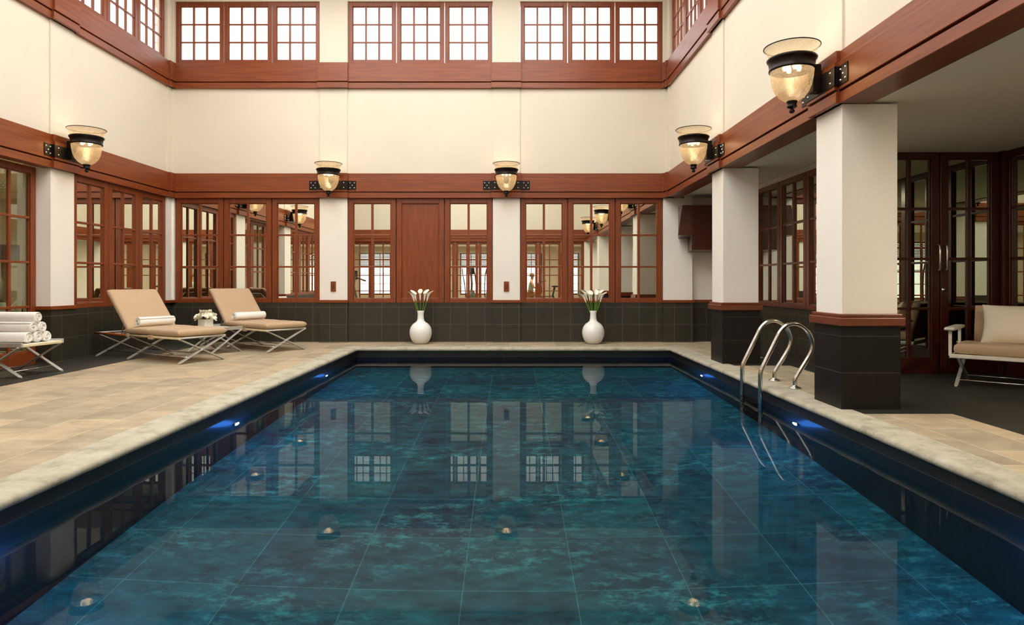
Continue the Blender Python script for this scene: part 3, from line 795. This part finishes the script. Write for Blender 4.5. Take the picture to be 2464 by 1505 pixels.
# ------------------------------------------------------------------ pool ladder
lad = thing('pool_ladder', 'polished steel pool ladder with two curved handrails on the right pool edge', 'ladder', (PX1, 6.67, 0))
for yy in (-.25, .25):
    pts = [(-.07,-1.05),(-.07,.10),(-.066,.16),(-.05,.205),(.09,.49),(.125,.555),(.17,.605),(.225,.632),(.285,.635),(.345,.61),(.395,.565),(.43,.505),(.445,.44),(.438,.38),(.41,.315),(.30,.135),(.275,.09),(.27,.04),(.27,.0)]
    # smooth with Catmull-Rom
    P = [Vector((a,yy,b)) for a, b in pts]; sm = []
    for i in range(len(P)-1):
        p0, p1, p2, p3 = P[max(0,i-1)], P[i], P[i+1], P[min(len(P)-1,i+2)]
        long_ = (p2-p1).length > .25
        for k in range(1 if long_ else 5):
            s = k/5
            if long_: sm.append(p1)
            else:
                m1 = Vector() if (p1-p0).length > .25 else (p2-p0)*.5
                m2 = Vector() if (p3-p2).length > .25 else (p3-p1)*.5
                if (p1-p0).length > .25: m1 = (p1-p0).normalized()*(p2-p1).length
                if (p3-p2).length > .25: m2 = (p3-p2).normalized()*(p2-p1).length
                sm.append((2*s**3-3*s**2+1)*p1+(s**3-2*s**2+s)*m1+(-2*s**3+3*s**2)*p2+(s**3-s**2)*m2)
    sm.append(P[-1])
    MB().tube(sm, .0215, 16).build('handrail', STEEL, lad)
    fl = MB(); fl.lathe([(.0,.0),(.058,.0),(.060,.006),(.045,.014),(.024,.022),(.022,.03)], 28, (.27,yy,.001)); fl.build('floor_flange', STEEL, lad)
for z in (-.21,-.47,-.73,-.99):
    m = MB(); m.box(-.105,-.02,-.25,.25,z-.018,z+.0); 
    for k in range(4): m.box(-.10+k*.021,-.094+k*.021,-.23,.23,z,z+.004)
    m.build('tread', BLACK, lad, .003)
    # stand-off brackets

# ------------------------------------------------------------------ loveseat in the right aisle
ls = thing('loveseat', 'cream framed loveseat with tan cushions in front of the dark glazed doors', 'sofa', (4.42,6.56,0), math.radians(-42))
Wd, Dp = 1.35, .66
for x in (.0, Wd):
    for s in (0,1):
        m = MB(); o = .009 if s else -.009; y0, y1 = (0, Dp) if s == 0 else (Dp, 0)
        m.bar((x+.06+o, y0, .01), (x+.06+o, y1, .29), .034, .014, (1,0,0)); m.box(x+.05+o, x+.07+o, y0-.015, y0+.015, 0, .01); m.build('leg', ALU, ls, .004, weld=False)
for y in (.10, Dp-.10): MB().tube([(.06,y,.06),(Wd+.06,y,.06)], .007, 8).build('stretcher', STEEL, ls)
f = MB(); f.box(.0,Wd+.12,-.02,.015,.285,.325); f.box(.0,Wd+.12,Dp-.015,Dp+.02,.285,.325); f.box(0,.03,-.02,Dp,.285,.325); f.box(Wd+.09,Wd+.12,-.02,Dp,.285,.325); f.build('seat_frame', WTRIM, ls, .008)
c = MB(); c.cushion(Wd+.06, .60, .105, p=30, q=4, M=Matrix.Translation(((Wd+.12)/2, .29, .378)), wr=.002, seed=8); c.build('seat_cushion', TAN, ls)
M = Matrix.Translation(((Wd+.12)/2+.10, .60, .40)) @ rx(math.radians(76)); c = MB(); c.cushion(Wd+.06, .46, .11, p=30, q=4, M=M @ Matrix.Translation((0,.17,.02)), wr=.002, seed=9); c.build('back_cushion', TAN, ls)
for x in (.0, Wd+.12):
    a = MB(); a.cushion(.085, .72, .036, p=14, q=4, M=Matrix.Translation((x, .30, .575)), n=14); a.build('armrest', WTRIM, ls)
    b = MB(); b.box(x-.014,x+.014,.0,.03,.30,.565); b.build('arm_post', WTRIM, ls, .005); b = MB(); b.box(x-.014,x+.014,.60,.63,.30,.565); b.build('arm_post', WTRIM, ls, .005)
FS = Frame((4.42,6.56,0), math.radians(-42))
pw = MB(); pw.cushion(.70,.43,.15,p=4,q=1.5,puff=.35,wr=.0035,seed=4,pinch=.07)
o = pw.build('throw_pillow', PILLOW, None); o.rotation_euler = (math.radians(66), 0, math.radians(-42)); o.location = FS.at(.56, .42, .615); tag(o, 'ivory rectangular throw pillow leaning on the loveseat back', 'pillow')

# downlights
def downlight(x, y, z, label, grp, en=10, col=(1,.84,.62)):
    r = thing('downlight', label, 'ceiling light', (x,y,z), 0, grp)
    MB().lathe([(.04,-.002),(.06,-.004),(.062,0)], 24).build('trim_ring', WTRIM, r)
    MB().lathe([(0,-.001),(.04,-.001)], 24).build('lamp_lens', DOWNL, r)
    li = bpy.data.lights.new('downlight_beam', 'AREA'); li.shape = 'DISK'; li.size = .08; li.energy = en; li.color = col
    lo = bpy.data.objects.new('downlight_beam', li); COL.objects.link(lo); lo.parent = r; lo.location = (0,0,-.02)
for x, y, w in ((4.5,3.9,'near the loveseat'), (4.5,1.4,'at the near end of the aisle')):
    downlight(x, y, 2.53, 'small round downlight in the right aisle ceiling, %s' % w, 'aisle downlights', 34)

# ------------------------------------------------------------------ gym rooms beyond the glass
gw = MB(); GY = -5.6
gw.box(-7.2,-7.0,GY,YF-.1,0,2.7); gw.box(3.2,3.4,GY,YF-.2,0,2.7)
gx = [-6.6,-5.2,-4.4,-3.0,-2.2,-.8,0,1.4,2.2,3.0]
gw.box(-7.2,3.4,GY-.15,GY,0,.5); gw.box(-7.2,3.4,GY-.15,GY,2.35,2.7); gw.box(-7.2,gx[0],GY-.15,GY,.5,2.35)
for i in range(1, len(gx)-1, 2): gw.box(gx[i],gx[i+1],GY-.15,GY,.5,2.35)
gw.box(3.0,3.4,GY-.15,GY,.5,2.35)
gw.box(-7.2,XL-.1,YF-.3,YF-.1,0,2.7)
struct('wall_gym', gw, CREAM)
gf = MB(); gf.box(-7.2,3.4,GY-.15,YF,-.08,-.001); struct('floor_gym', gf, plain('beige_carpet', srgb(170,155,125), .95))
gc = MB(); gc.box(-7.2,3.4,GY-.15,YF-.1,2.6,2.7); struct('ceiling_gym', gc, GREYP)
BLIND = plain('grey_blind_slat', srgb(95,92,74), .6)
for k in range(5):
    a, b = gx[2*k], gx[2*k+1]
    window((Vector((b, GY, 0)), PI), b-a, .5, 2.35, 3, 4, GLASS, .05,.05,.05,.03)
    r = thing('window_blind', 'grey slatted blind on a gym window, one of five seen in the mirrors', 'blind', ((a+b)/2, GY+.06, 1.75), 0, 'slatted blinds on the gym windows')
    m = MB()
    for i in range(12): m.bar((-(b-a)/2+.03,0,.02+i*.047), ((b-a)/2-.03,0,.02+i*.047), .035, .002, (0,.35,.94))
    m.build('slat', BLIND, r)['kind'] = 'stuff'
    h_ = MB(); h_.box(-(b-a)/2,(b-a)/2,-.03,.03,.575,.63); h_.build('headrail', WTRIM, r)
for x in (-5,-2,1): downlight(x, -3.0, 2.6, 'round downlight in the gym ceiling, %s' % {-5:'left end row',-2:'middle',1:'right end'}[x], 'gym downlights', 45)
GREYM = plain('grey_machine_plastic', srgb(120,125,115), .45); DARKM = plain('dark_machine_plastic', srgb(40,40,40), .4)
def treadmill(loc, rz, label):
    r = thing('treadmill', label, 'treadmill', loc, rz, 'gym machines seen through glass')
    b = MB(); b.box(-.4,.4,-.9,.9,.05,.2); b.build('deck', GREYM, r, .03)
    b = MB(); b.box(-.26,.26,-.85,.6,.2,.212); b.build('belt', DARKM, r)
    for s in (-1,1): MB().tube([(s*.36,.7,.18),(s*.36,.85,.9),(s*.36,.8,1.25),(s*.36,.4,1.1)], .03, 10).build('upright', GREYM, r)
    b = MB(); b.box(-.36,.36,.72,.86,1.15,1.5, rx(-.0)); b.build('console', DARKM, r, .03)
def elliptical(loc, rz, label):
    r = thing('elliptical_trainer', label, 'exercise machine', loc, rz, 'gym machines seen through glass')
    b = MB(); b.lathe([(0,-.1),(.26,-.1),(.32,-.06),(.32,.06),(.26,.1),(0,.1)], 28, M=Matrix.Translation((0,.45,.42)) @ Matrix.Rotation(PI/2,4,'Y')); b.build('flywheel_housing', GREYM, r)
    b = MB(); b.box(-.05,.05,-.7,.8,.04,.12); b.box(-.3,.3,-.72,-.64,0,.08); b.box(-.3,.3,.72,.8,0,.08); b.build('base_frame', GREYM, r, .01)
    MB().tube([(0,.45,.5),(0,.5,1.0),(0,.42,1.42)], .045, 12).build('mast', GREYM, r)
    b = MB(); b.box(-.16,.16,.32,.42,1.36,1.62); b.build('console', DARKM, r, .02)
    for s in (-1,1):
        MB().tube([(s*.22,.4,.45),(s*.24,.35,.95),(s*.26,.2,1.35),(s*.24,.1,1.6)], .02, 8).build('arm_lever', DARKM, r)
        MB().tube([(s*.18,.45,.35+s*.1),(s*.18,-.5,.2)], .025, 8).build('pedal_arm', DARKM, r)
        b = MB(); b.box(s*.18-.07,s*.18+.07,-.25,.1,.27+s*.03,.31+s*.03); b.build('foot_pedal', DARKM, r, .01)
def bike(loc, rz, label):
    r = thing('exercise_bike', label, 'exercise bike', loc, rz, 'gym machines seen through glass')
    b = MB(); b.lathe([(0,-.04),(.24,-.04),(.25,0),(.24,.04),(0,.04)], 28, M=Matrix.Translation((0,.4,.3)) @ Matrix.Rotation(PI/2,4,'Y')); b.build('flywheel', GREYM, r)
    MB().tube([(0,-.3,.05),(0,-.15,.55),(0,-.22,.85)], .035, 10).build('seat_post', DARKM, r)
    b = MB(); b.cushion(.22,.28,.07,p=4,q=2,M=Matrix.Translation((0,-.24,.89)),n=12); b.build('saddle', DARKM, r)
    MB().tube([(0,.4,.3),(0,.45,.8),(0,.38,1.05)], .035, 10).build('front_mast', DARKM, r)
    MB().tube([(-.25,.15,1.1),(-.22,.38,1.05),(.22,.38,1.05),(.25,.15,1.1)], .016, 8).build('handlebar', DARKM, r)
    b = MB(); b.box(-.035,.035,-.5,.75,.02,.08); b.box(-.25,.25,-.5,-.44,0,.06); b.box(-.25,.25,.7,.76,0,.06); b.tube([(0,-.18,.5),(0,.42,.5)], .03, 8); b.build('base_frame', GREYM, r, .01)
treadmill((-5.3,-2.9,0), math.radians(75), 'grey treadmill by the gym window at the far left of the mirrors')
elliptical((-1.7,-2.6,0), math.radians(200), 'grey elliptical trainer in the middle of the gym, seen in the mirrors')
elliptical((-.7,-3.4,0), math.radians(160), 'grey elliptical trainer standing farther back by the gym window')
bike((1.5,-2.5,0), math.radians(100), 'grey exercise bike beside the seated person in the gym')
# side gym room behind the left glazed doors
g2 = MB(); g2.box(-10.6,-10.5,5.0,12.6,0,2.7); g2.box(-10.6,-6.15,4.95,5.05,0,2.7); g2.box(-10.6,-6.15,12.5,12.6,0,2.7); g2.box(-6.35,-6.2,8.5,12.6,0,2.7); struct('wall_side_room', g2, GREYP)
g2 = MB(); g2.box(-10.6,-6.1,5,12.6,-.08,-.001); struct('floor_side_room', g2, bpy.data.materials['beige_carpet'])
g2 = MB(); g2.box(-10.6,-6.0,5,12.6,2.6,2.7); struct('ceiling_side_room', g2, GREYP)
downlight(-7.9, 9.3, 2.6, 'round downlight in the side room behind the left glazed doors', 'side room downlights', 55)
elliptical((-7.35,9.75,0), math.radians(60), 'grey elliptical trainer behind the glazed doors at the left edge')
treadmill((-9.0,11.3,0), math.radians(80), 'grey treadmill behind the glazed doors at the left edge')

# seated person in the gym, seen in the far mirrors
def person(loc, rz, label):
    r = thing('person', label, 'person', loc, rz)
    J = {'pel':(0,0,.56),'sp':(0,.02,.80),'ch':(0,.04,1.02),'nk':(0,.06,1.16),'hd':(0,.08,1.28),'ht':(0,.09,1.38),
         'sl':(-.17,.04,1.06),'el':(-.24,.16,.82),'wl':(-.18,.38,.84),'sr':(.17,.04,1.06),'er':(.24,.16,.82),'wr':(.18,.38,.84),
         'hl':(-.10,.02,.54),'kl':(-.13,.46,.55),'al':(-.13,.40,.12),'tl':(-.13,.54,.06),'hr':(.10,.02,.54),'kr':(.13,.46,.55),'ar':(.13,.40,.12),'tr':(.13,.54,.06)}
    E = [('pel','sp'),('sp','ch'),('ch','nk'),('nk','hd'),('hd','ht'),('ch','sl'),('sl','el'),('el','wl'),('ch','sr'),('sr','er'),('er','wr'),('pel','hl'),('hl','kl'),('kl','al'),('al','tl'),('pel','hr'),('hr','kr'),('kr','ar'),('ar','tr')]
    Rd = {'pel':.14,'sp':.125,'ch':.135,'nk':.055,'hd':.09,'ht':.075,'sl':.06,'sr':.06,'el':.043,'er':.043,'wl':.03,'wr':.03,'hl':.095,'hr':.095,'kl':.06,'kr':.06,'al':.038,'ar':.038,'tl':.035,'tr':.035}
    def skin(name, keys, mat, grow, par):
        me = bpy.data.meshes.new(name); ks = list(keys); 
        me.from_pydata([J[k] for k in ks], [(ks.index(a), ks.index(b)) for a, b in E if a in ks and b in ks], [])
        o = bpy.data.objects.new(name, me); COL.objects.link(o); o.parent = par; me.materials.append(mat)
        sk = o.modifiers.new('s', 'SKIN'); sk.use_smooth_shade = True
        for i, k in enumerate(ks):
            v = me.skin_vertices[0].data[i]; rr = Rd[k]*grow; v.radius = (rr, rr*.85); v.use_root = (i == 0)
        su = o.modifiers.new('u', 'SUBSURF'); su.levels = 2; su.render_levels = 2
        return o
    skin_m = plain('skin', srgb(205,160,130), .5)
    b = skin('body', J.keys(), skin_m, 1.0, r)
    skin('shirt', ['ch','sp','pel','sl','sr'], plain('mint_shirt', srgb(190,215,200), .9), 1.16, r)
    skin('shorts', ['pel','hl','hr','kl','kr'], plain('tan_shorts', srgb(190,140,90), .9), 1.12, r)
    h_ = MB(); h_.lathe([(0,.115),(.05,.108),(.085,.075),(.1,.02),(.095,-.04)], 20, (0,.065,1.315)); h_.build('hair', plain('grey_hair', srgb(110,95,75), .8), r)
    bn = thing('gym_bench', 'low white bench under the seated person in the gym', 'bench', loc, rz)
    q = MB(); q.box(-.22,.22,-.2,.25,.38,.43); q.build('seat', WTRIM, bn, .01)
    for x in (-.19,.19):
        for y in (-.17,.22): MB().tube([(x,y,0),(x,y,.38)], .015, 8).build('leg', WTRIM, bn)
person((.80,-3.3,0), math.radians(-90), 'seated person in a pale green shirt in the gym, seen in the mirror')

# ------------------------------------------------------------------ world, camera, view
w = bpy.data.worlds.new('World'); scene.world = w; w.use_nodes = True
bg = w.node_tree.nodes['Background']; bg.inputs[0].default_value = (1,.99,.97,1); bg.inputs[1].default_value = 2.6
cam = bpy.data.cameras.new('Camera'); co = bpy.data.objects.new('Camera', cam); COL.objects.link(co); scene.camera = co
co.location = (0,0,1.043); co.rotation_euler = (PI/2,0,0)
cam.sensor_width = 36; cam.lens = 1570/2464*36
cam.shift_x = (1232-1228)/2464; cam.shift_y = -(752.5-680)/2464
cam.clip_start = .05
scene.view_settings.view_transform = 'Standard'; scene.view_settings.look = 'None'
scene.view_settings.exposure = 0.07; scene.view_settings.gamma = 1; scene.view_settings.use_curve_mapping = False
cy = scene.cycles
cy.max_bounces = 9; cy.diffuse_bounces = 4; cy.glossy_bounces = 5; cy.transmission_bounces = 6; cy.transparent_max_bounces = 12
cy.caustics_reflective = False; cy.caustics_refractive = True
cy.sample_clamp_indirect = 6.0; cy.blur_glossy = .5
cy.use_denoising = True
